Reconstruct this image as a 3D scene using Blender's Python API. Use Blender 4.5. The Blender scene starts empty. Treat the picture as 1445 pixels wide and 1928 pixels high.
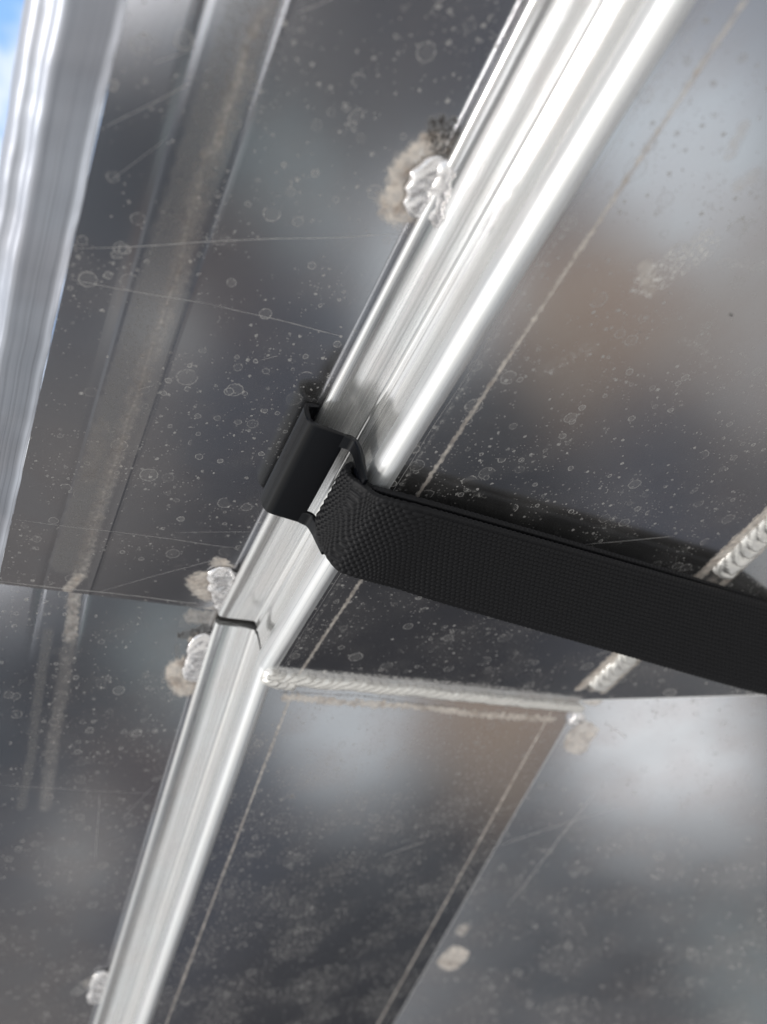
import bpy, math, random
import numpy as np
from mathutils import Vector, Matrix, noise
R = math.radians
random.seed(7)
S = bpy.context.scene
C = S.collection

# ------------------------------------------------------------------ camera
F, W, H = 1700.0, 1445.0, 1928.0
UP = Vector((-.6, .8, 0.)); XR = Vector((.8, .6, 0.))      # world up and world x seen in camera axes (x right, y up, z forward)
def tw(v): return Vector((v.dot(XR), v.z, v.dot(UP)))       # camera axes -> world axes
cam = bpy.data.cameras.new('camera'); co = bpy.data.objects.new('camera', cam); C.objects.link(co)
cx, cy, cz = tw(Vector((1, 0, 0))), tw(Vector((0, 1, 0))), tw(Vector((0, 0, -1)))
co.matrix_world = Matrix((cx, cy, cz)).transposed().to_4x4()
cam.sensor_fit = 'VERTICAL'; cam.sensor_height = 24.0; cam.lens = 24.0 * F / H
cam.clip_start = .001; cam.clip_end = 500
cam.dof.use_dof = True; cam.dof.focus_distance = .218; cam.dof.aperture_fstop = 6.8
S.camera = co

# ------------------------------------------------------------------ world: daylight sky above, dark ground and made-up light and dark patches below
SUN_D = Vector((-.80, -.30, .55)).normalized()
wd = bpy.data.worlds.new('World'); S.world = wd; wd.use_nodes = True
nt = wd.node_tree; nt.nodes.clear()
class G:                                                    # tiny node helper
    def __init__(s, nt): s.nt = nt
    def n(s, t, **k):
        x = s.nt.nodes.new(t)
        for a, b in k.items(): setattr(x, a, b)
        return x
    def put(s, sock, v):
        if isinstance(v, bpy.types.NodeSocket): s.nt.links.new(v, sock)
        elif v is not None: sock.default_value = v
    def m(s, op, a, b=None, c=None, clamp=False):
        x = s.n('ShaderNodeMath', operation=op, use_clamp=clamp)
        s.put(x.inputs[0], a); s.put(x.inputs[1], b)
        if c is not None: s.put(x.inputs[2], c)
        return x.outputs[0]
    def vm(s, op, a, b=None, out=0):
        x = s.n('ShaderNodeVectorMath', operation=op)
        s.put(x.inputs[0], a)
        if b is not None: s.put(x.inputs[1], b)
        return x.outputs[out]
    def mr(s, v, a, b, c=0., d=1., smooth=True):
        x = s.n('ShaderNodeMapRange', interpolation_type='SMOOTHSTEP' if smooth else 'LINEAR')
        s.put(x.inputs[0], v)
        for i, q in enumerate((a, b, c, d)): s.put(x.inputs[i+1], q)
        return x.outputs[0]
    def mix(s, f, a, b):
        x = s.n('ShaderNodeMix', data_type='RGBA'); s.put(x.inputs[0], f); s.put(x.inputs[6], a); s.put(x.inputs[7], b)
        return x.outputs[2]
    def noise(s, vec, scale, detail=3., rough=.5, dist=0., out='Fac', dim='3D'):
        x = s.n('ShaderNodeTexNoise', noise_dimensions=dim); s.put(x.inputs['Vector'], vec)
        x.inputs['Scale'].default_value = scale; x.inputs['Detail'].default_value = detail
        x.inputs['Roughness'].default_value = rough; x.inputs['Distortion'].default_value = dist
        return x.outputs[out]
g = G(nt)
tc = g.n('ShaderNodeTexCoord').outputs['Generated']
sky = g.n('ShaderNodeTexSky', sky_type='NISHITA', sun_disc=False)
sky.sun_elevation = math.asin(SUN_D.z); sky.sun_rotation = math.atan2(SUN_D.x, SUN_D.y)
sky.air_density = 1.; sky.dust_density = 1.5
skyc = g.vm('SCALE', sky.outputs[0]); skyc.node.inputs['Scale'].default_value = .10
sep = g.n('ShaderNodeSeparateXYZ'); g.put(sep.inputs[0], tc); Z = sep.outputs[2]
cl = g.mr(g.noise(tc, 2.2, 5., .55, .4), .34, .55)
skyc = g.mix(g.m('MULTIPLY', cl, .92), skyc, (1.12, 1.13, 1.13, 1))
blue = g.vm('DOT_PRODUCT', g.vm('NORMALIZE', tc), tuple(tw(Vector((-.46, .50, 1))).normalized()), out=1)    # a gap of clear sky between the clouds
bluec = g.mix(g.mr(g.noise(tc, 9., 4., .6), .42, .62), (.30, .55, 1.0, 1), (.85, .93, 1.05, 1))
skyc = g.mix(g.mr(blue, math.cos(R(22)), math.cos(R(12))), skyc, bluec)
nz1 = g.noise(tc, 5., 3., .5)
gdark = g.mix(g.mr(nz1, .35, .7), (.075, .083, .105, 1), (.130, .118, .112, 1))
gcol = (.62, .61, .59, 1)
dirv = g.vm('NORMALIZE', g.vm('ADD', tc, g.vm('SCALE', g.vm('SUBTRACT', g.noise(tc, 7., 3., .6, out='Color'), (.5, .5, .5)))))
dirv.node.inputs[0].links[0].from_node.inputs[1].links[0].from_node.inputs['Scale'].default_value = .09
# (direction, inner deg, outer deg, colour): light and dark patches made up to shape the sheets' reflections
LOBES = [((-.32, .06, -.95), 27, 42, None), ((.06, -.17, -.98), 1, 9, (.42, .44, .48)), ((.08, .10, -.99), 1, 9, (.46, .44, .42)), ((-.04, .10, -.99), .5, 5.5, (.34, .30, .27)), ((.02, .05, -1.), 1, 6, (.42, .38, .34)), ((-.01, -.06, -1.), 2, 7.5, (.95, 1.02, 1.05)),
         ((-.25, -.01, -.96), 1, 7, (.85, .88, .88)), ((-.12, .06, -.99), 1, 6, (.42, .31, .23)), ((-.16, .12, -.98), .5, 5, (.34, .27, .21)), ((-.53, -.03, -.85), .5, 4, (.42, .41, .39)),
         ((-.50, -.20, -.84), 2, 9, (.06, .07, .085)), ((-.42, -.37, -.83), 4.5, 6.5, (1.75, 1.77, 1.78)), ((-.43, -.22, -.875), 5, 7.5, (.03, .034, .045)), ((-.36, -.10, -.93), .5, 4, (.36, .37, .37)),
         ((-.62, .10, -.75), 1, 9, (.18, .17, .165)), ((-.75, -.2, -.6), 3, 16, (.40, .42, .44)),
         ((-.46, -.06, -.88), 0, 5, (.10, .08, .08)), ((-.375, -.155, -.91), 1.5, 4.5, (.30, .34, .34)), ((-.30, .22, -.9), 4, 12, (.035, .04, .05)),
         ((-.42, .40, -.8), 6, 20, (.03, .03, .035))]
for d, a0, a1, c in LOBES:
    dt = g.vm('DOT_PRODUCT', dirv, tuple(Vector(d).normalized()), out=1)
    gcol = g.mix(g.mr(dt, math.cos(R(a1)), math.cos(R(a0))), gcol, gdark if c is None else (*c, 1))
hz = g.mr(Z, -.42, -.05)
low = g.mix(hz, gcol, (.80, .81, .80, 1))
colr = g.mix(g.mr(Z, -.06, .06), low, skyc)
bg = g.n('ShaderNodeBackground'); g.put(bg.inputs[0], colr); bg.inputs[1].default_value = 1.0
wo = g.n('ShaderNodeOutputWorld'); nt.links.new(bg.outputs[0], wo.inputs[0])

sl = bpy.data.lights.new('sun', 'SUN'); so = bpy.data.objects.new('sun', sl); C.objects.link(so)
sl.energy = 1.5; sl.angle = R(12); sl.color = (1, .97, .92)
so.rotation_euler = SUN_D.to_track_quat('Z', 'Y').to_euler()

S.view_settings.view_transform = 'Standard'; S.view_settings.look = 'None'
S.view_settings.exposure = .10; S.view_settings.gamma = 1

# ------------------------------------------------------------------ frames of the two bent halves of the underside
def ray(px, py): return Vector(((px - W/2) / F, -(py - H/2) / F, 1.))
dU = ray(-350, 2650).normalized(); dL = ray(-450, 4000).normalized(); bd = ray(3778, 1560).normalized()
HC = .022
class Fr:
    def __init__(s, d):
        s.d = d; n = d.cross(bd).normalized(); s.n = -n if n.z > 0 else n
        t = s.n.cross(d).normalized(); s.t = -t if t.x < 0 else t
U, L = Fr(dU), Fr(dL)
nB = (U.n + L.n).normalized(); mN = bd.cross(nB).normalized()     # mitre plane normal
if mN.dot(dU) < 0: mN = -mN
W0 = ray(500, 1265) * .26
def P(fr, a, s, h): return W0 + fr.d*a + fr.t*s + fr.n*(h - HC)
def px(fr, x, y, h=HC):                                           # where a line of sight meets the plane at height h
    r = ray(x, y); k = ((W0 - fr.n*(HC - h)).dot(fr.n)) / r.dot(fr.n); q = r*k - W0
    return q.dot(fr.d), q.dot(fr.t)
def a_bend(fr, s, h, off=0.):
    p = P(fr, 0, s, h); return (W0 - p).dot(mN) / fr.d.dot(mN) + off
def s_line(fr_from, s, h, fr_to):                                 # carry a long line over the bend
    q = P(fr_from, a_bend(fr_from, s, h), s, h) - W0
    return q.dot(fr_to.t), q.dot(fr_to.n) + HC

# ------------------------------------------------------------------ object helpers
def mesh_obj(name, verts, faces, mat, parent=None, uvs=None, smooth=False, world=False):
    me = bpy.data.meshes.new(name)
    me.from_pydata([tuple(v if world else tw(v)) for v in verts], [], faces); me.update()
    if uvs is not None:
        ul = me.uv_layers.new(name='plane')
        vi = np.empty(len(me.loops), 'i'); me.loops.foreach_get('vertex_index', vi)
        ul.data.foreach_set('uv', np.array(uvs, 'f')[vi].ravel())
    if smooth: me.polygons.foreach_set('use_smooth', [True]*len(me.polygons))
    me.materials.append(mat)
    o = bpy.data.objects.new(name, me); C.objects.link(o)
    if parent: o.parent = parent
    return o
def thing(name, label, cat, loc=(0, 0, 0), group=None):
    o = bpy.data.objects.new(name, None); C.objects.link(o); o.location = loc; o.empty_display_size = .01
    o['label'] = label; o['category'] = cat
    if group: o['group'] = group
    return o
def child(name, verts, faces, mat, parent, **k):                  # verts in camera axes; stored relative to the parent's base
    base = parent_world(parent)
    o = mesh_obj(name, [tw(v) - base for v in verts], faces, mat, parent, world=True, **k)
    return o
def parent_world(p):
    v = Vector((0, 0, 0))
    while p is not None: v = v + p.location; p = p.parent
    return v
def grid_faces(nu, nv, close_v=False):
    f = []
    for i in range(nu-1):
        for j in range(nv if close_v else nv-1):
            j2 = (j+1) % nv
            f.append((i*nv+j, (i+1)*nv+j, (i+1)*nv+j2, i*nv+j2))
    return f

# ------------------------------------------------------------------ materials
def metal(name, base=(.60, .61, .63), rough=.16, dust=.10, dustcol=(.42, .41, .40), marks=(), rings=True, streak=0., bump=.25, specks=1., wav=.02, ringamt=1.):
    """bare aluminium: metallic ground, thin dust film, dried water rings, specks, and explicit marks.
    marks: (kind, A, B, width, soft, strength) in millimetres of the plate's own plane"""
    m = bpy.data.materials.new(name); m.use_nodes = True; t = m.node_tree; t.nodes.clear(); q = G(t)
    uv = q.n('ShaderNodeUVMap', uv_map='plane').outputs[0]
    p = q.vm('SCALE', uv); p.node.inputs['Scale'].default_value = 1000.        # millimetres
    nzv = q.vm('SUBTRACT', q.noise(p, .9, 3., .6, out='Color'), (.5, .5, .5))
    pd = q.n('ShaderNodeVectorMath', operation='SCALE'); q.put(pd.inputs[0], nzv); pd.inputs['Scale'].default_value = .85
    pw = q.vm('ADD', p, pd.outputs[0])
    flat = q.vm('MULTIPLY', pw, (1, 1, 0))
    # specks and dried rings
    dusts = None; clus = q.mr(q.noise(p, .05, 2., .5), .35, .65, .15, 2.2)
    def add(x, cur): return x if cur is None else q.m('MAXIMUM', cur, x)
    if rings:
        for cell, prob, r0, r1, fill, lw, amt in ((.9, .13*specks, .08, .24, 1., .07, .60), (2.3, .14*specks, .07, .18, 1., .06, .85), (4.6, .14*ringamt, .08, .20, .30, .042, .80), (7.5, .22*ringamt, .07, .25, .16, .028, .75), (14., .34*ringamt, .07, .16, .22, .017, .70)):
            v = q.n('ShaderNodeTexVoronoi', voronoi_dimensions='2D', feature='F1'); q.put(v.inputs['Vector'], flat)
            v.inputs['Scale'].default_value = 1./cell; v.inputs['Randomness'].default_value = .85
            sc = q.n('ShaderNodeSeparateColor'); q.put(sc.inputs[0], v.outputs['Color'])
            rad = q.m('MULTIPLY_ADD', q.m('POWER', sc.outputs[1], 1.6), r1-r0, r0)
            df = q.m('SUBTRACT', v.outputs['Distance'], rad)
            ring = q.mr(q.m('ABSOLUTE', df), lw, lw*.25)
            disc = q.m('MULTIPLY', q.mr(df, 0., -.03), fill)
            on = q.m('LESS_THAN', sc.outputs[0], q.m('MULTIPLY', clus, prob))
            brk = q.mr(q.noise(p, 1.3, 3., .6), .35, .6, .35, 1.)
            x = q.m('MULTIPLY', q.m('MULTIPLY', q.m('MAXIMUM', ring, disc), on), q.m('MULTIPLY', brk, q.m('MULTIPLY_ADD', sc.outputs[2], amt*.8, amt*.35)))
            dusts = add(x, dusts)
    grain = q.mr(q.noise(p, 3.6, 3., .7), .52, .80, 0., .16)
    blot = q.mr(q.noise(p, .05, 2., .5, .3), .4, .75, 0., .07)
    fine = q.m('MULTIPLY', grain, .45)
    film = q.m('ADD', q.m('ADD', blot, fine), dust)
    if streak:
        st = q.noise(q.vm('MULTIPLY', p, (.012, 3.2, 1.)), 1., 4., .6)
        film = q.m('ADD', film, q.mr(st, .45, .75, 0., streak))
    fac = q.m('ADD', film, dusts if dusts is not None else 0., clamp=True)
    col = {'scratch': (.62, .61, .60, 1), 'beige': (.78, .69, .60, 1), 'dark': (.035, .03, .028, 1), 'pale': (.85, .83, .80, 1)}
    dcol = (*dustcol, 1); facs = fac
    marr = q.mr(q.noise(p, 1.1, 4., .7), .3, .62, .35, 1.)
    at = q.n('ShaderNodeAttribute', attribute_name='marks'); sa = q.n('ShaderNodeSeparateColor'); q.put(sa.inputs[0], at.outputs['Color'])
    for k_, kind, st in ((0, 'beige', 1.), (1, 'dark', 1.), (2, 'pale', 1.)):
        if not marks: break
        mk = sa.outputs[k_]
        if kind == 'beige': col['beige'] = q.mix(q.mr(q.noise(p, .22, 5., .65), .42, .66), (.82, .74, .66, 1), (.46, .38, .32, 1))
        if kind == 'dark': mk = q.m('MULTIPLY', mk, marr)
        if kind == 'pale': mk = q.m('MULTIPLY', mk, q.mr(q.noise(p, .75, 6., .75), .42, .64, .08, 1.))
        dcol = q.mix(mk, dcol, col[kind]); facs = q.m('MAXIMUM', facs, mk)
    mb = q.n('ShaderNodeBsdfPrincipled'); mb.inputs['Metallic'].default_value = 1
    tint = q.mix(q.mr(q.noise(p, .05, 3., .5), .35, .65), (*base, 1), (base[0]*.97, base[1]*.94, base[2]*.93, 1))
    if streak:
        s2 = q.noise(q.vm('MULTIPLY', p, (.006, 2.2, 1.)), 1., 3., .6)
        tint = q.mix(q.mr(s2, .50, .66), tint, (base[0]*.66, base[1]*.66, base[2]*.67, 1))
    q.put(mb.inputs['Base Color'], tint)
    rr = q.mr(q.noise(p, .03, 1., .4), .3, .7, rough*.93, rough*1.08)
    q.put(mb.inputs['Roughness'], rr)
    db = q.n('ShaderNodeBsdfPrincipled'); q.put(db.inputs['Base Color'], dcol); db.inputs['Roughness'].default_value = .8
    hgt = q.m('ADD', q.m('MULTIPLY', q.noise(p, .022, 1., .3), .14), q.m('MULTIPLY', facs, .006))
    hgt = q.m('ADD', hgt, q.m('MULTIPLY', q.noise(q.vm('MULTIPLY', p, (.03, 1.2, 1)), 1., 2., .5), wav*.3))
    bp = q.n('ShaderNodeBump'); bp.inputs['Distance'].default_value = .0012; bp.inputs['Strength'].default_value = bump; q.put(bp.inputs['Height'], hgt)
    t.links.new(bp.outputs[0], mb.inputs['Normal']); t.links.new(bp.outputs[0], db.inputs['Normal'])
    mx = q.n('ShaderNodeMixShader'); q.put(mx.inputs[0], facs); t.links.new(mb.outputs[0], mx.inputs[1]); t.links.new(db.outputs[0], mx.inputs[2])
    o = q.n('ShaderNodeOutputMaterial'); t.links.new(mx.outputs[0], o.inputs[0])
    return m

def simple(name, col, rough, metallic=0., nscale=0., nstr=0., spec=.5, grime=0.):
    m = bpy.data.materials.new(name); m.use_nodes = True; t = m.node_tree; q = G(t)
    b = t.nodes['Principled BSDF']; b.inputs['Base Color'].default_value = (*col, 1)
    b.inputs['Roughness'].default_value = rough; b.inputs['Metallic'].default_value = metallic
    b.inputs['Specular IOR Level'].default_value = spec
    oc = q.n('ShaderNodeTexCoord').outputs['Object']
    if nscale:
        bp = q.n('ShaderNodeBump'); bp.inputs['Strength'].default_value = nstr; bp.inputs['Distance'].default_value = .0002
        q.put(bp.inputs['Height'], q.noise(oc, nscale, 3., .6)); t.links.new(bp.outputs[0], b.inputs['Normal'])
    if grime:
        x = q.mr(q.noise(oc, 900., 5., .7), .55, .8, 0., grime)
        q.put(b.inputs['Base Color'], q.mix(x, (*col, 1), (.45, .42, .38, 1)))
        q.put(b.inputs['Roughness'], q.mr(q.noise(oc, 300., 4., .6), .3, .7, rough*.8, rough*1.4))
    return m

def mark_sheet(name, fn, sA, aA, mat, marks, parent):
    """dense flat sheet; fn(a, s) gives the point, aA(i, s) the long coordinate; stains and other marks are stored as a mask"""
    ns, na = len(sA), len(aA(sA[0]))
    Sg = np.repeat(np.array(sA)[None, :], na, 0); Ag = np.stack([aA(s_) for s_ in sA], 1)
    M = np.zeros((na, ns, 3))
    for kind, A, B, w_, soft, st in marks:
        if kind == 'scratch':
            if w_ < .2: continue
            ch = 2
        else: ch = {'beige': 0, 'dark': 1, 'pale': 2}[kind]
        w, so_ = w_/1000, soft/1000; mg = w + so_ + .003
        box = (Ag > min(A[0], B[0])-mg) & (Ag < max(A[0], B[0])+mg) & (Sg > min(A[1], B[1])-mg) & (Sg < max(A[1], B[1])+mg)
        ii, jj = np.nonzero(box)
        if not len(ii): continue
        a_, s_ = Ag[ii, jj], Sg[ii, jj]; amp = .0012 if w_ > .9 else .00022
        nx = np.array([noise.fractal(Vector((x*650, y*650, 3.1)), .9, 2.1, 4) for x, y in zip(a_, s_)])
        ny = np.array([noise.noise(Vector((x*900, y*900, 8.3))) for x, y in zip(a_, s_)])
        a_ = a_ + nx*amp; s_ = s_ + ny*amp*.8
        bx, by = B[0]-A[0], B[1]-A[1]; l2 = bx*bx + by*by + 1e-12
        t_ = np.clip(((a_-A[0])*bx + (s_-A[1])*by)/l2, 0, 1)
        d_ = np.hypot(a_-A[0]-t_*bx, s_-A[1]-t_*by)
        f_ = np.clip((w+so_-d_)/max(so_, 1e-6), 0, 1); f_ = f_*f_*(3-2*f_)*st*((1 + .25*nx) if w_ > .9 and st > .6 else (.92 + .40*nx))
        M[ii, jj, ch] = np.maximum(M[ii, jj, ch], np.clip(f_, 0, 1))
    vs = [tw(fn(a, s_)) for a, s_ in zip(Ag.ravel(), Sg.ravel())]
    uvl = list(zip(Ag.ravel(), Sg.ravel())); fcs = grid_faces(na, ns); nf = len(fcs)
    n0 = Vector((0, 0, 0)); p0 = fn(0, .05); up = (fn(.01, .05)-p0).cross(fn(0, .06)-p0).normalized()
    if up.z > 0: up = -up
    for kind, A, B, w_, soft, st in marks:                        # scratches: hair-thin burred lines in the sheet's own mesh
        if kind != 'scratch' or w_ >= .2: continue
        Lg = math.hypot(B[0]-A[0], B[1]-A[1]); k = max(3, int(Lg/.0008)); dx, dy = (B[0]-A[0])/Lg, (B[1]-A[1])/Lg
        b0 = len(vs)
        for i in range(k+1):
            f = i/k; hw_ = (w_+soft*.45)/1000*st*(.75+.5*noise.noise(Vector((f*Lg*700, A[0]*99, 5))))*min(1, .25+6*min(f, 1-f))
            o_ = .0004*noise.noise(Vector((f*Lg*60, A[1]*77, 2)))
            for sg_ in (1, -1):
                a, s_ = A[0]+dx*f*Lg - dy*(o_+sg_*hw_), A[1]+dy*f*Lg + dx*(o_+sg_*hw_)
                vs.append(tw(fn(a, s_) + up*.00003)); uvl.append((a, s_))
            if i: q_ = b0+2*i; fcs.append((q_-2, q_-1, q_+1, q_))
    base = parent_world(parent); vs = [v - base for v in vs]
    o = mesh_obj(name, vs, fcs, mat, parent, uvs=uvl, world=True)
    o.data.materials.append(M_SCR)
    for k in range(nf, len(fcs)): o.data.polygons[k].material_index = 1
    ca = o.data.color_attributes.new('marks', 'FLOAT_COLOR', 'POINT')
    buf = np.zeros((len(vs), 4), 'f'); buf[:na*ns, :3] = M.reshape(-1, 3); ca.data.foreach_set('color', buf.ravel())
    return o
def lin(a, b, st): return list(np.linspace(a, b, max(2, int(abs(b-a)/st)+1)))
def seg(kind, fr, p0, p1, w, soft=.12, st=.6, h=HC): return (kind, px(fr, *p0, h), px(fr, *p1, h), w, soft, st)
def chain(kind, fr, pts, w, soft, st, h): return [seg(kind, fr, pts[i], pts[i+1], w, soft, st, h) for i in range(len(pts)-1)]

# marks on the left sheet, near half
MA = [seg('scratch', U, (140, 468), (760, 440), .07, .12, .65, 0), seg('scratch', U, (130, 525), (400, 575), .08, .12, .55, 0),
      seg('scratch', U, (400, 572), (640, 632), .10, .15, .45, 0), seg('scratch', U, (200, 238), (360, 155), .06, .12, .5, 0),
      seg('scratch', U, (30, 978), (450, 1032), .05, .08, .75, 0), seg('scratch', U, (330, 1003), (470, 1001), .04, .08, .6, 0),
      seg('scratch', U, (190, 1112), (420, 1050), .05, .09, .8, 0), seg('scratch', U, (0, 1094), (372, 1136), .10, .14, .9, 0),
      seg('scratch', U, (262, 733), (290, 726), .05, .1, .6, 0), seg('scratch', U, (490, 678), (525, 670), .04, .1, .6, 0),
      seg('scratch', U, (290, 120), (360, 95), .05, .12, .4, 0), seg('scratch', U, (560, 22), (640, -10), .06, .12, .5, 0), seg('scratch', U, (210, 340), (310, 262), .05, .12, .3, 0)]
MA += chain('beige', U, [(495, 20), (462, 90), (448, 150), (425, 210), (408, 275), (385, 290)], .5, 1.0, .65, 0)
MA += chain('beige', U, [(388, 290), (375, 350), (352, 430), (338, 510), (318, 560), (300, 615), (275, 690), (262, 735), (240, 790), (225, 850), (205, 900), (185, 970), (165, 1030)], .22, .5, .55, 0)
MA += chain('dark', U, [(505, 0), (450, 70), (420, 200), (390, 290)], 1.2, 2.2, .55, 0)
MA += [seg('dark', U, (480, 0), (128, 1060), 3.2, 2.2, .5, 0)]
MA += chain('beige', U, [(500, 10), (470, 80), (452, 150), (425, 215), (405, 280), (380, 330), (355, 430), (335, 520), (310, 600), (285, 660), (255, 745), (225, 840), (195, 930), (170, 1010), (150, 1085)], .95, 2.0, .42, 0)
MA += [seg('dark', U, (345, 560), (250, 850), .9, 2.0, .35, 0), seg('dark', U, (215, 860), (120, 1070), 1.2, 2.2, .35, 0),
       seg('beige', U, (190, 800), (170, 900), 1.0, 2.0, .30, 0), seg('beige', U, (150, 1085), (128, 1110), .9, 1.2, .75, 0)]
# heat marks round the tack welds, and a hole's dark painted flat (left sheet)
MA += [seg('beige', U, (815, 290), (775, 330), 3.6, 2.4, .90, 0), seg('pale', U, (850, 300), (800, 430), 3.0, 2.0, .6, 0), seg('beige', U, (757, 382), (772, 362), 3.8, 2.4, .88, 0), seg('pale', U, (800, 300), (780, 370), 1.4, 1.8, .8, 0),
       seg('dark', U, (832, 246), (848, 285), 2.2, 1.6, 1., 0), seg('beige', U, (400, 1112), (385, 1096), 4.2, 2.2, .82, 0), seg('beige', U, (425, 1068), (412, 1060), 2.0, 1.0, .7, 0),
       seg('beige', U, (430, 1070), (420, 1060), 1.3, .6, .8, 0), seg('beige', U, (400, 1150), (370, 1160), 1.8, 1.8, .6, 0)]
ML = [seg('scratch', L, (0, 1478), (290, 1495), .06, .1, .5, 0), seg('scratch', L, (188, 1495), (180, 1620), .12, .15, .45, 0),
      seg('scratch', L, (292, 1478), (230, 1543), .08, .12, .5, 0), seg('scratch', L, (240, 1575), (195, 1590), .06, .12, .4, 0)]
ML += chain('beige', L, [(150, 1092), (140, 1130), (133, 1200)], 1.1, 1.6, .60, 0) + chain('beige', L, [(133, 1200), (120, 1290), (100, 1400), (85, 1520)], .95, 2.4, .28, 0)
ML += chain('dark', L, [(92, 1190), (80, 1260), (70, 1330), (60, 1420), (40, 1520)], .5, 1.8, .5, 0)
ML += [seg('beige', L, (342, 1262), (354, 1288), 4.4, 2.0, .90, 0), seg('beige', L, (372, 1205), (385, 1230), 2.6, .7, .9, 0),
       seg('dark', L, (345, 1197), (388, 1183), 1.2, .9, 1., 0), seg('dark', L, (336, 1240), (333, 1215), .5, .6, .65, 0),
       seg('beige', L, (365, 1160), (400, 1165), 2.2, 1.6, .55, 0), seg('pale', L, (148, 1866), (165, 1855), 2.6, 1.6, .6, 0), seg('beige', L, (175, 1850), (190, 1838), 3., 1.5, .5, 0)]
# hull sheet right of the rail
a0 = -.26
def sline(kind, s, w, soft, st, a1=.0, s2=None, start=a0): return (kind, (start, s), (a1, s if s2 is None else s2), w, soft, st)
MC = [sline('beige', .0106, .45, .25, .72), sline('beige', .0106, .2, .1, .5), sline('scratch', .0052, .25, .6, .45), sline('scratch', .0040, .06, .2, .35),
      ('beige', (a0, .1141), (0, .1141), 1.9, .6, .85), ('dark', (a0, .1122), (0, .1122), .14, .15, .7), ('dark', (a0, .1172), (0, .1172), .8, .8, .55), ('beige', (a0, .1195), (0, .1195), 1.5, 1.5, .5),
      seg('pale', U, (1225, 530), (1320, 465), 2.6, 2.4, .8), seg('beige', U, (1215, 500), (1225, 545), .9, 1.6, .5), seg('pale', U, (1360, 495), (1440, 500), .6, 1.6, .45),
      seg('pale', U, (1030, 700), (1110, 655), .9, 2.4, .35), seg('pale', U, (875, 922), (912, 935), .4, .5, .7), seg('scratch', U, (1290, 640), (1330, 665), .5, .8, .4),
      seg('scratch', U, (1100, 1025), (1270, 1010), .12, .7, .25), seg('dark', U, (1374, 592), (1378, 594), .35, .25, .85), seg('dark', U, (1205, 625), (1207, 626), .2, .2, .7),
      seg('pale', U, (1136, 994), (1140, 995), .3, .2, .9), seg('beige', U, (1400, 240), (1375, 290), .7, 1.4, .4), seg('beige', U, (1390, 350), (1420, 330), .8, 1.6, .35)]
MC += chain('pale', U, [(495, 1258), (700, 1273), (900, 1291), (1100, 1316)], .9, .9, .8, HC)
ME = [('beige', (.0, .0106), (.30, .0086), .38, .2, .68), ('beige', (.0, .1095), (.30, .1108), .40, .2, .80),
      seg('dark', L, (549, 1499), (551, 1500), .35, .25, .9), seg('beige', L, (549, 1499), (551, 1500), .7, 1.0, .3),
      seg('scratch', L, (740, 1590), (890, 1545), .25, .9, .45), seg('scratch', L, (720, 1612), (800, 1585), .15, .6, .4), seg('pale', L, (898, 1388), (928, 1400), .3, .4, .5),
      seg('pale', L, (953, 1523), (985, 1510), .4, .7, .55), seg('scratch', L, (1010, 1390), (1070, 1375), .8, 1.5, .25)]
ME += chain('beige', L, [(540, 1312), (640, 1322), (780, 1330), (900, 1345), (1040, 1355)], 1.1, .7, .8, HC)
ME += chain('dark', L, [(530, 1303), (680, 1310), (760, 1322), (860, 1332)], .25, .4, .7, HC)

M_A = metal('left_sheet_metal', marks=MA, rough=.16, dust=.045, base=(.60, .615, .65))
M_AL = metal('left_sheet_far_metal', marks=ML, rough=.16, dust=.05, base=(.60, .615, .65))
M_C = metal('hull_sheet_metal', marks=MC, rough=.16, dust=.05, base=(.60, .615, .65), specks=1.2)
M_E = metal('hull_sheet_far_metal', marks=ME, rough=.16, dust=.05, base=(.60, .615, .65), specks=3., ringamt=.7)
M_RAIL = metal('rail_metal', rough=.17, dust=.15, base=(.86, .87, .88), rings=False, streak=.16, bump=.05, wav=.25, dustcol=(.86, .86, .84))
M_BEAD = metal('bead_metal', rough=.30, dust=.18, base=(.88, .90, .91), rings=False, streak=.10, bump=.05, wav=.2, dustcol=(.88, .90, .91))
M_EDGE = metal('edge_metal', rough=.42, dust=.12, base=(.42, .45, .51), rings=False, streak=.12, bump=.3, wav=.2, dustcol=(.55, .55, .58))
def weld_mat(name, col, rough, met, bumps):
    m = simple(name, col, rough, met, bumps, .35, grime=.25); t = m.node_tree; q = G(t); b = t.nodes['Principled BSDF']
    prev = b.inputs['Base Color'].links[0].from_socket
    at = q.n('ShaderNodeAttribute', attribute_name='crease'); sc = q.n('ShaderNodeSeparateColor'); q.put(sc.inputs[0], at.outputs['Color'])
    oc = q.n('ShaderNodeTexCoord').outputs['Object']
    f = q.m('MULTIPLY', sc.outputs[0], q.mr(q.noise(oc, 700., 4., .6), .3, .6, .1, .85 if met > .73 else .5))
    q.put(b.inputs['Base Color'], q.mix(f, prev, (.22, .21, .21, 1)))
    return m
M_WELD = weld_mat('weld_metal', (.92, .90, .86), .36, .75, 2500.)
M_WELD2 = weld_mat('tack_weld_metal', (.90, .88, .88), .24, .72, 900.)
M_SCR = metal('scratch_burr', rough=.35, dust=.45, base=(.75, .75, .75), rings=False, dustcol=(.72, .70, .68))
M_DARK = simple('painted_gap_shade', (.02, .018, .017), .8)  # near-black colour standing in for the shade inside the rail gap
M_PLASTIC = simple('black_coated_steel', (.0016, .002, .0034), .19, 0., 3500., .03, spec=.34)
M_CORE = simple('webbing_black', (.006, .006, .0075), .55, 0., 9000., .25, spec=.26)

# ------------------------------------------------------------------ the welded aluminium underside
hull = thing('aluminium_underside', 'dusty bare aluminium underside with welded seams, a ridged edge rail and water spots', 'boat hull', tuple(tw(P(U, -.06, 0, 0))))
AN, AF = -.30, .32

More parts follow.
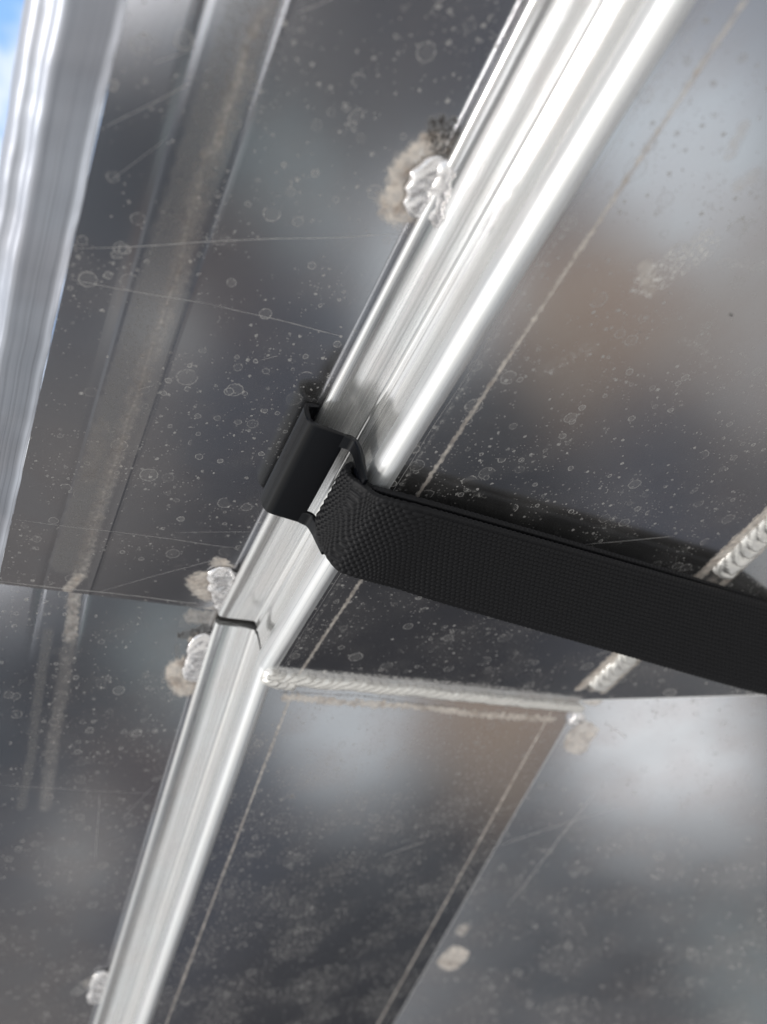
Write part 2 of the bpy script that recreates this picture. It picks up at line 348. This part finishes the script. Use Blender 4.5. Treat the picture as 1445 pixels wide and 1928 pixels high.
def wob(x, amp, sc, seed=0.): return amp * noise.noise(Vector((x*sc, seed, .37)))
def sweep(name, prof, fr, a_start, a_end, mat, step=.0015, amp=.00003, parent=hull, mitre_end=False, mitre_start=False, off=0., smooth=True, thick=None):
    """sweep a cross-section (s, h) along the long axis; ends may follow the bend plane"""
    n = max(2, int(abs(a_end - a_start) / step)); vs, uv = [], []
    arc = [0.]
    for k in range(1, len(prof)): arc.append(arc[-1] + math.hypot(prof[k][0]-prof[k-1][0], prof[k][1]-prof[k-1][1]))
    for i in range(n+1):
        f = i / n
        for k, (s, h) in enumerate(prof):
            of = off[k] if isinstance(off, list) else off
            e0 = a_bend(fr, s, h, of) if mitre_start else a_start
            e1 = a_bend(fr, s, h, of) if mitre_end else a_end
            a = e0 + (e1 - e0) * f
            hh = h + wob(a, amp, 90., k*.21) + wob(a, amp*.4, 500., k*.5); ss = s + wob(a, amp*.7, 120., 9+k*.1)
            vs.append(P(fr, a, ss, hh)); uv.append((a, prof[0][0] + arc[k]))
    return child(name, vs, grid_faces(n+1, len(prof)), mat, parent, uvs=uv, smooth=smooth)
def over(prof):                                                   # same cross-section on the far half
    return [s_line(U, s, h, L) for s, h in prof]
def sheet(name, fr, s0, s1, h, a_start, a_end, mat, mitre_start=False, mitre_end=False, parent=hull, th=.0015):
    q = []
    for hh in (h, h - th):
        for s in (s0, s1):
            q.append((a_bend(fr, s, hh) if mitre_start else a_start, s, hh)); q.append((a_bend(fr, s, hh) if mitre_end else a_end, s, hh))
    vs = [P(fr, *c) for c in q]; uv = [(c[0], c[1]) for c in q]
    fs = [(0, 1, 3, 2), (4, 6, 7, 5), (0, 4, 5, 1), (2, 3, 7, 6), (0, 2, 6, 4), (1, 5, 7, 3)]
    return child(name, vs, fs, mat, parent, uvs=uv)

# left sheet with two shallow pressed lines, one object per half
SE = -.0732
def a_prof():
    p = [(SE, 0)]
    p += [(-.0640, 0), (-.0630, -.00002), (-.0618, -.00007), (-.0611, -.00002), (-.0604, 0)]
    p += [(-.0506, 0), (-.0499, .000015), (-.0494, .00005), (-.0489, .000015), (-.0482, 0), (.002, 0)]
    return p
def a_h(s):
    pr = a_prof()
    for (s0, h0), (s1, h1) in zip(pr, pr[1:]):
        if s0 <= s <= s1: return h0 + (h1-h0)*(s-s0)/(s1-s0)
    return 0.
def cut(fr, s, h, a_s, a_e, st, ms, me_, n):
    e0 = a_bend(fr, s, h) if ms else a_s; e1 = a_bend(fr, s, h) if me_ else a_e
    return np.linspace(e0, e1, n)
sA = sorted(set(lin(SE, .002, .0004) + [p[0] for p in a_prof()]))
mark_sheet('sheet', lambda a, s: P(U, a, s, a_h(s)), sA, lambda s: cut(U, s, 0, -.19, 0, 0, 0, 1, 440), M_A, MA, hull)
shift = s_line(U, 0, 0, L)
mark_sheet('sheet', lambda a, s: P(L, a, s, a_h(s-shift[0])*max(0., 1-a/.02) + shift[1]), [x+shift[0] for x in sA], lambda s: cut(L, s, shift[1], 0, AF, 0, 1, 0, 440), M_AL, ML, hull)
# rolled outer edge of the left sheet
ed = [(SE, 0), (-.0736, -.0001), (-.0742, -.0008), (-.0750, -.0010), (-.0810, -.0010), (-.0822, -.0013), (-.0830, -.0022), (-.0834, -.0036), (-.0842, -.0046), (-.0852, -.0050), (-.0862, -.0056), (-.0870, -.0076), (-.0874, -.0110), (-.0875, -.0150)]
sweep('rolled_edge', ed, U, AN, 0, M_EDGE, mitre_end=True, amp=.0004)
sweep('rolled_edge', over(ed), L, 0, AF, M_EDGE, mitre_start=True, amp=.0003)

# edge rail: lip, lower face, ridged slope, valley
rail = [(-.0040, .0012), (-.0118, .0012), (-.0121, .0015), (-.0120, .0024), (-.0116, .0030), (-.0110, .0033), (-.0090, .0034), (-.0040, .0034), (-.0012, .0034), (-.0004, .0037),
        (0, .0044), (.0001, .0060), (-.0003, .0063), (-.0003, .0066), (.0001, .0070), (.0001, .0110), (.0000, .0138), (-.0002, .0150), (.0006, .0156)]
GU = [-.0011]*10 + [-.0004]*9
GL_ = [.0022]*10 + [.0018, .0012, .0010, .0009, .0008, .0006, .0005, .0004, .0003]
sweep('rail', rail, U, AN, 0, M_RAIL, mitre_end=True, off=GU)
rl = over(rail)
sweep('rail', rl, L, 0, AF, M_RAIL, mitre_start=True, off=GL_)
capv = [P(L, a_bend(L, s, h, GL_[i]), s, h) for i, (s, h) in enumerate(rl[:11])]
capv += [P(L, a_bend(L, rl[10][0]+.002, 0, .002), rl[10][0]+.002, .0012)]
c2 = sum(capv, Vector())/len(capv)
child('end_cap', capv + [c2], [(i, (i+1) % len(capv), len(capv)) for i in range(len(capv))], M_RAIL, hull, uvs=[(v.x, v.y) for v in capv] + [(c2.x, c2.y)])
inn = [(s+.0006, h-.0012) for s, h in rail[3:]]
sweep('joint_shade_strip', inn, U, -.005, .006, M_DARK, amp=0)  # added dark strip, paints the shade of the hollow behind the joint
bead = [(.0006, .0142), (-.0002, .0145), (-.0011, .0154), (-.0016, .0170), (-.0017, .0184), (-.0012, .0202), (-.0002, .0217), (.0010, .0224), (.0022, .0224), (.0030, .0219), (.0031, .0212)]
sweep('bead', bead, U, AN, 0, M_BEAD, mitre_end=True)
sweep('bead', over(bead), L, 0, AF, M_BEAD, mitre_start=True)

# hull sheets right of the bead
SG = .1195
mark_sheet('sheet', lambda a, s: P(U, a, s, HC), lin(.0008, SG, .0004), lambda s: cut(U, s, HC, -.225, 0, 0, 0, 1, 520), M_C, MC, hull)
sgl = s_line(U, SG, HC, L)[0]
mark_sheet('sheet', lambda a, s: P(L, a, s, HC), lin(.0008, sgl, .0004), lambda s: cut(L, s, HC, 0, AF, 0, 1, 0, 480), M_E, ME, hull)
# side sheets rising from the outer seam
CA, SA = math.cos(R(25)), math.sin(R(25))
class Hf:
    def __init__(s, fr): s.d = fr.d; s.t = CA*fr.t + SA*fr.n; s.n = CA*fr.n - SA*fr.t
HU, HL = Hf(U), Hf(L)
def PH(fr, base, a, u, w=0.): return W0 + base.d*a + base.t*(SG if base is U else sgl) + fr.t*u + fr.n*w
def pxH(fr, base, x, y):
    o = PH(fr, base, 0, 0); r = ray(x, y); k = o.dot(fr.n)/r.dot(fr.n); q = r*k - o; return q.dot(fr.d), q.dot(fr.t)
corner = PH(HL, L, a_bend(L, sgl, HC), 0.)
e1, u1 = pxH(HL, L, 1445, 1308); Q1 = PH(HL, L, e1, u1)
HU = Hf(U); vv = Q1 - corner; HU.t = (vv - U.d*vv.dot(U.d)).normalized(); HU.n = HU.t.cross(U.d).normalized()
if HU.n.z > 0: HU.n = -HU.n
MH = [('beige', (a0, .0), (.0, .0), 1.6, 1., .6), ('beige', (a0, .0042), (.0, .0042), .9, .7, .8), ('dark', (a0, .0024), (.0, .0024), .5, .5, .5)]
MHL = [('beige', pxH(HL, L, 1115, 1310), pxH(HL, L, 1125, 1300), 3.6, 1.2, .75), ('beige', pxH(HL, L, 1085, 1400), pxH(HL, L, 1100, 1375), 4.2, 1.2, .75),
       ('beige', pxH(HL, L, 845, 1812), pxH(HL, L, 862, 1795), 4.2, 1.6, .75), ('beige', pxH(HL, L, 868, 1755), pxH(HL, L, 875, 1745), 1.6, 1.6, .6),
       ('scratch', pxH(HL, L, 960, 1700), pxH(HL, L, 1120, 1490), .12, .3, .5), ('scratch', pxH(HL, L, 1140, 1360), pxH(HL, L, 1180, 1388), .15, .4, .5),
       ('scratch', pxH(HL, L, 940, 1590), pxH(HL, L, 1170, 1515), .1, .6, .3), ('dark', pxH(HL, L, 1028, 1474), pxH(HL, L, 1031, 1477), .5, .5, .6), ('scratch', pxH(HL, L, 1200, 1870), pxH(HL, L, 1350, 1850), .3, 1.2, .3)]
M_HU = metal('outer_sheet_metal', marks=MH, rough=.22, dust=.12, base=(.58, .59, .61))
M_HL = metal('outer_sheet_far_metal', marks=MHL, rough=.20, dust=.05, base=(.58, .59, .61), specks=1., ringamt=.5)
def hsheet(fr, base, quad, mat, lift=0., th=.0015):
    vs = [PH(fr, base, a, u, lift) for a, u in quad] + [PH(fr, base, a, u, lift-th) for a, u in quad]; uv = list(quad)*2
    return child('sheet', vs, [(0, 1, 2, 3), (7, 6, 5, 4), (0, 4, 5, 1), (1, 5, 6, 2), (2, 6, 7, 3), (3, 7, 4, 0)], mat, hull, uvs=uv)
eU = a_bend(U, SG, HC)
ca_, cu_ = (corner-W0).dot(U.d), 0.
ua = (Q1 - PH(HU, U, 0, 0)).dot(HU.t); ea = (Q1 - W0).dot(U.d); slu = (ea-ca_)/ua
mark_sheet('sheet', lambda a, u: PH(HU, U, a, u), lin(0, .20, .0006), lambda u: np.linspace(-.20, ca_ + slu*u, 380), M_HU, MH, hull)
ec = a_bend(L, sgl, HC); slh = (e1-ec)/u1
mark_sheet('sheet', lambda a, u: PH(HL, L, a, u, .0003), lin(0, .24, .0006), lambda u: np.linspace(ec + slh*u, AF, 420), M_HL, MHL, hull)

# ------------------------------------------------------------------ weld beads
def weld(name, pts, N, hw, hh, pitch, mat=M_WELD, skew=0., cres=.8, amp=.22, step=.00025, taper=.6, parent=hull, seed=0, lump=.12):
    lens = [0.]
    for i in range(1, len(pts)): lens.append(lens[-1] + (pts[i]-pts[i-1]).length)
    T = lens[-1]; n = int(T/step); m = 17; vs = []; cr = []
    for i in range(n+1):
        l = T*i/n; k = 0
        while k < len(pts)-2 and lens[k+1] < l: k += 1
        f = (l-lens[k])/(lens[k+1]-lens[k]); c = pts[k].lerp(pts[k+1], f); d = (pts[k+1]-pts[k]).normalized()
        side = d.cross(N).normalized(); e = min(l, T-l)/(hw*taper); e = math.sqrt(max(0., 1-(1-min(1, e))**2)) if e < 1 else 1.
        e = max(e, .02)
        c = c + side*wob(l, hw*.25, 140., seed)
        for j in range(m):
            th = math.pi*j/(m-1); x = math.cos(th)
            wv = pitch*(.32+lump*1.2)*noise.noise(Vector((l*180, seed, 0)))
            ph = (l + wv)/pitch + cres*x*x*hw/pitch + skew*x*hw/pitch
            fr_ = ph - math.floor(ph); rp = (fr_**.6) if fr_ < .85 else (1-fr_)/.15*.907
            wd_ = hw*e*(1 + (.06+lump*.5)*noise.noise(Vector((l*400, seed+5, 1.)))+ .05*rp)
            rad = hh*e*(1 + amp*(rp-.5)*abs(math.sin(th))**.5 + lump*noise.noise(Vector((l*300, x*1.6, seed))) + lump*.3*noise.noise(Vector((l*900, x*3.5, seed+3))))
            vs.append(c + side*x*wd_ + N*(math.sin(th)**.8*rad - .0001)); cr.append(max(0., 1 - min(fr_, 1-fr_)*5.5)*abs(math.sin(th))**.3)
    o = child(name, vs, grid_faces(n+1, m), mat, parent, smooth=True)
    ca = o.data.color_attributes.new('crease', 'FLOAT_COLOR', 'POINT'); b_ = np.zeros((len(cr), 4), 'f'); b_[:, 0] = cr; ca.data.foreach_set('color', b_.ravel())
    return o
# seam over the bend
def onS(fr, x, y, h=HC): a, s = px(fr, x, y, h); return P(fr, a, s, h)
weld('weld_bead', [onS(U, 499, 1263), onS(U, 530, 1273), onS(U, 640, 1284), onS(U, 800, 1299), onS(U, 950, 1314), onS(U, 1098, 1328)], nB, .0022, .0024, .0032, skew=-2.0, cres=.1, amp=.60, seed=2)
weld('weld_bead', [onS(U, 497, 1268), onS(U, 515, 1275), onS(U, 560, 1282)], nB, .0027, .0030, .0026, skew=-.4, cres=.9, amp=.35, seed=12)
# seam along the outer fold
nG = (U.n + HU.n).normalized()
weld('weld_bead', [P(U, -.16, SG+.0004, HC), P(U, -.0665, SG, HC)], nG, .0040, .0030, .0036, cres=1.0, amp=.55, seed=4)
weld('weld_bead', [P(U, -.056, SG, HC), P(U, -.0015, SG-.0004, HC)], nG, .0038, .0028, .0036, cres=1.0, amp=.55, seed=6)
# tack welds
def tack(fr, p0, p1, h, hw, hh, N, seed, pitch=.0031):
    A, B = onS(fr, *p0, h), onS(fr, *p1, h)
    return weld('tack_weld', [A, A.lerp(B, .5) + N*hh*.05, B], N, hw, hh, pitch, mat=M_WELD2, cres=-1.2, amp=.14, lump=.30, step=.0002, taper=1.3, seed=seed)
nT = (U.n*.8 - U.t*.6).normalized(); nTL = (L.n*.8 - L.t*.6).normalized()
tack(U, (822, 292), (788, 412), .0006, .0042, .0020, U.n, 21)
tack(U, (848, 300), (806, 432), .0016, .0024, .0019, nT, 22)
tack(U, (412, 1068), (438, 1156), .0004, .0042, .0018, U.n, 23)
tack(L, (384, 1192), (368, 1284), .0004, .0042, .0018, L.n, 24)
tack(L, (400, 1225), (380, 1315), .0012, .0010, .0012, nTL, 25)
tack(L, (192, 1828), (178, 1888), .0006, .0034, .0018, L.n, 26)
nE = (L.n + HL.n).normalized()
tack(L, (1095, 1335), (1072, 1365), HC+.0002, .0026, .0026, nE, 27)
tack(L, (872, 1742), (845, 1800), HC+.0002, .0034, .0026, nE, 28)

# ------------------------------------------------------------------ strap with hook
strap = thing('tie_down_strap', 'black woven strap with a black J-hook clipped over the aluminium rail lip', 'strap', tuple(tw(P(U, -.07, -.012, .008))))
# hook plate: sheet-steel cross-section, thickness 1.5 mm
def rnd(pts, r=.0015, k=5):                                       # round the corners of a polyline
    out = [pts[0]]
    for i in range(1, len(pts)-1):
        a, b, c = Vector(pts[i-1]), Vector(pts[i]), Vector(pts[i+1])
        u, v = (a-b), (c-b); rr = min(r, u.length*.49, v.length*.49)
        p0, p1 = b + u.normalized()*rr, b + v.normalized()*rr
        for j in range(k+1):
            f = j/k; out.append(tuple(p0*(1-f)**2 + b*2*f*(1-f) + p1*f*f))
    return out + [pts[-1]]
TH = .0014
def solid_strip(prof, fa, th=TH, seg_a=10, bev=.0003):
    """closed sheet following prof; fa(k, f) gives (a0, a1) at profile parameter f"""
    n = len(prof); Lc = [0.]
    for k in range(1, n): Lc.append(Lc[-1] + math.hypot(prof[k][0]-prof[k-1][0], prof[k][1]-prof[k-1][1]))
    rings = []
    for k in range(n):
        k0, k1 = max(0, k-1), min(n-1, k+1)
        dx, dy = prof[k1][0]-prof[k0][0], prof[k1][1]-prof[k0][1]; l = math.hypot(dx, dy); nx, ny = -dy/l, dx/l
        A0, A1 = fa(Lc[k]/Lc[-1]); s, h = prof[k]; ring = []
        t2 = th/2; b = bev
        e = b if 0 < k < n-1 else b
        tt = t2 if 0 < k < n-1 else t2*.6
        for (a, o) in ((A0+b, tt), (A1-b, tt), (A1, tt-b), (A1, -tt+b), (A1-b, -tt), (A0+b, -tt), (A0, -tt+b), (A0, tt-b)):
            ring.append(P(U, a, s + nx*o, h + ny*o))
        rings.append(ring)
    vs = [v for r in rings for v in r]; fs = []
    for k in range(n-1):
        for j in range(8):
            j2 = (j+1) % 8; fs.append((k*8+j, k*8+j2, (k+1)*8+j2, (k+1)*8+j))
    fs.append(tuple(range(7, -1, -1))); fs.append(tuple((n-1)*8+j for j in range(8)))
    return vs, fs
HA0, HA1 = -.0836, -.0516                                          # hook's extent along the rail
body = rnd([(-.0124, .0008), (-.0154, .0009), (-.0160, .0030), (-.0158, .0072), (-.0066, .0096)], .0019, 9)
vs, fs = solid_strip(body, lambda f: (HA0, HA1))
arm = rnd([(-.0076, .00934), (-.0048, .0101), (-.0040, .0140), (-.0042, .0226)], .0034, 9)
AW = .0042
def join(parts):
    V, Fc = [], []
    for v, f in parts: n = len(V); V += v; Fc += [tuple(i+n for i in q) for q in f]
    return V, Fc
e_up = solid_strip(arm, lambda f: (HA0 + .0006*f*f, HA0 + AW - .0008*min(1, f*3)))
e_dn = solid_strip(arm, lambda f: (HA1 - AW + .0006*min(1, f*3) - .0030*f, HA1 - .0044*max(0, f-.15)**1.2))
bar = solid_strip([(-.0040, .0160), (-.0041, .0190), (-.0042, .0224)], lambda f: (HA0 + .0012, HA1 - .0050))
hv, hf = join([(vs, fs), e_up, e_dn, bar])
hk = child('hook', hv, hf, M_PLASTIC, strap, smooth=True)
hk.data.set_sharp_from_angle(angle=R(32))

# webbing: one band that wraps the hook's bar, then runs off to the right in two layers close over the sheet, twisting slowly
wS = .0282
nTp = ray(760, 945).cross(ray(1445, 1135)).normalized(); nBt = ray(700, 1095).cross(ray(1445, 1310)).normalized()
rr = ray(760, 945); z0 = wS / (-(rr.dot(nBt)) / dU.dot(nBt)); Q = rr*z0
qh = (Q-W0).dot(U.n) + HC
ea_, es_ = px(U, 1445, 1135, qh + .0015); gt = (P(U, ea_, es_, qh + .0015) - Q); glen = gt.length; gt = gt/glen
def width_at(T, prev):
    """width vector square to the run whose lower edge stays in the plane of the band's lower edge"""
    e1 = prev - gt*prev.dot(gt); e1.normalize(); e2 = gt.cross(e1)
    a_, b_, c_ = e1.dot(nBt), e2.dot(nBt), -T.dot(nBt)/wS
    h_ = math.hypot(a_, b_); th0 = math.atan2(b_, a_); dl = math.acos(max(-1, min(1, c_/h_)))
    th = min((th0+dl, th0-dl), key=lambda x: abs((x+math.pi) % (2*math.pi) - math.pi))
    return (e1*math.cos(th) + e2*math.sin(th))
run = []; v = dU.copy()
for k in range(0, 46):
    d_ = k*.005; T_ = Q + gt*d_; v = width_at(T_, v); f_ = min(1., d_/.030); f_ = f_*f_*(3-2*f_)
    run.append((d_, T_, dU.lerp(v, f_).normalized()*wS if f_ < 1 else v*wS))
def hookpt(s_, h_, a_, w_): return P(U, a_, s_, h_), dU*w_
ds = [44, 36, 28, 20, 14, 10, 7, 5, 3, 1]
ctrl = [(run[k][1], run[k][2]) for k in ds]
aH, wH = -.0786, .0204
ctrl += [hookpt(*q) for q in ((.0006, .0268, -.0822, .0275), (-.0018, .0249, -.0813, .0261), (-.0041, .0222, -.0810, .0245), (-.0053, .0195, -.0798, .0225), (-.0056, .0168, aH, wH), (-.0053, .0146, aH, wH), (-.0041, .0135, aH, wH), (-.0029, .0146, aH, wH),
         (-.0027, .0175, aH, wH), (-.0022, .0206, -.0798, .0225), (-.0002, .0232, -.0815, .026))]
for k in reversed(ds):
    d_, T_, V_ = run[k]; N_ = V_.cross(gt).normalized(); N_ = N_ if N_.z < 0 else -N_
    o = .0024 + .0030*min(1, d_/.03) * 0 + d_*.012
    ctrl.append((T_ - N_*o, V_))
ctrl = [tuple(t) + tuple(v) for t, v in ctrl]
def catmull(c, step):
    out = []; c = [np.array(x) for x in c]
    for i in range(len(c)-1):
        p0, p1, p2, p3 = c[max(i-1, 0)], c[i], c[i+1], c[min(i+2, len(c)-1)]
        L_ = lambda a, b: max(1e-9, float(np.linalg.norm((a-b)[:3])))
        d1 = L_(p1, p2); m1 = (p2-p0)*(d1/(L_(p1, p0)+d1)) if i else (p2-p1); m2 = (p3-p1)*(d1/(d1+L_(p3, p2))) if i < len(c)-2 else (p2-p1)
        k = max(2, int(d1/step))
        for j in range(k):
            t = j/k; t2, t3 = t*t, t*t*t
            out.append(p1*(2*t3-3*t2+1) + m1*(t3-2*t2+t) + p2*(-2*t3+3*t2) + m2*(t3-t2))
    return out + [c[-1]]
path = catmull(ctrl, .00019)
nv = 200; TW = .0013; PI_U, PI_V = .00155, .00128
N_ = len(path); vs = []; us = 0.
fr_ = np.arange(nv+1)/nv
for i, c in enumerate(path):
    T_, V_ = c[:3], c[3:]; k0, k1 = max(0, i-2), min(N_-1, i+2)
    tg = (path[k1][:3]+path[k1][3:]*.5) - (path[k0][:3]+path[k0][3:]*.5)
    if i: us += float(np.linalg.norm((c[:3]+c[3:]*.5) - (path[i-1][:3]+path[i-1][3:]*.5)))
    tg = tg/np.linalg.norm(tg); wl = np.linalg.norm(V_); Vh = V_/wl
    n_ = np.cross(Vh, tg); n_ = n_/np.linalg.norm(n_)
    if i < 5 and n_[2] > 0: flip = -1
    elif i < 5: flip = 1
    n_ = n_*flip
    v_ = fr_*wl; uu = us + (fr_-.5)*wl*float(Vh @ tg)
    uu = uu + np.array([.00006*noise.noise(Vector((us*220, x*160, 3))) for x in v_[::20]]).repeat(20)[:nv+1]
    row = v_/PI_V; st = .5*(np.floor(row) % 2)
    ba = np.abs(np.sin(math.pi*row))**.7 * np.abs(np.sin(math.pi*(uu/PI_U + st)))**.8
    edge = np.minimum(fr_, 1-fr_)*wl; sc_ = np.abs(np.sin(math.pi*uu/PI_U))
    bump = np.where(edge < .0010, .00010 + .00014*sc_, .00052*ba)
    o = TW/2 + bump; o = np.where(edge < .0005, o*np.sqrt(np.clip(1-(1-edge/.0005)**2, .05, 1)), o)
    push = np.where(edge < .0004, .00016*sc_*np.where(fr_ > .5, 1, -1), 0)
    base_ = T_[None, :] + Vh[None, :]*(v_ + push)[:, None]
    top = base_ + n_[None, :]*o[:, None]; bot = base_ - n_[None, :]*o[:, None]
    vs += [Vector(x) for x in top] + [Vector(x) for x in bot[::-1]]
web = child('webbing', vs, grid_faces(N_, 2*(nv+1), True), M_CORE, strap, smooth=True)
print('strap', qh, glen, len(vs))
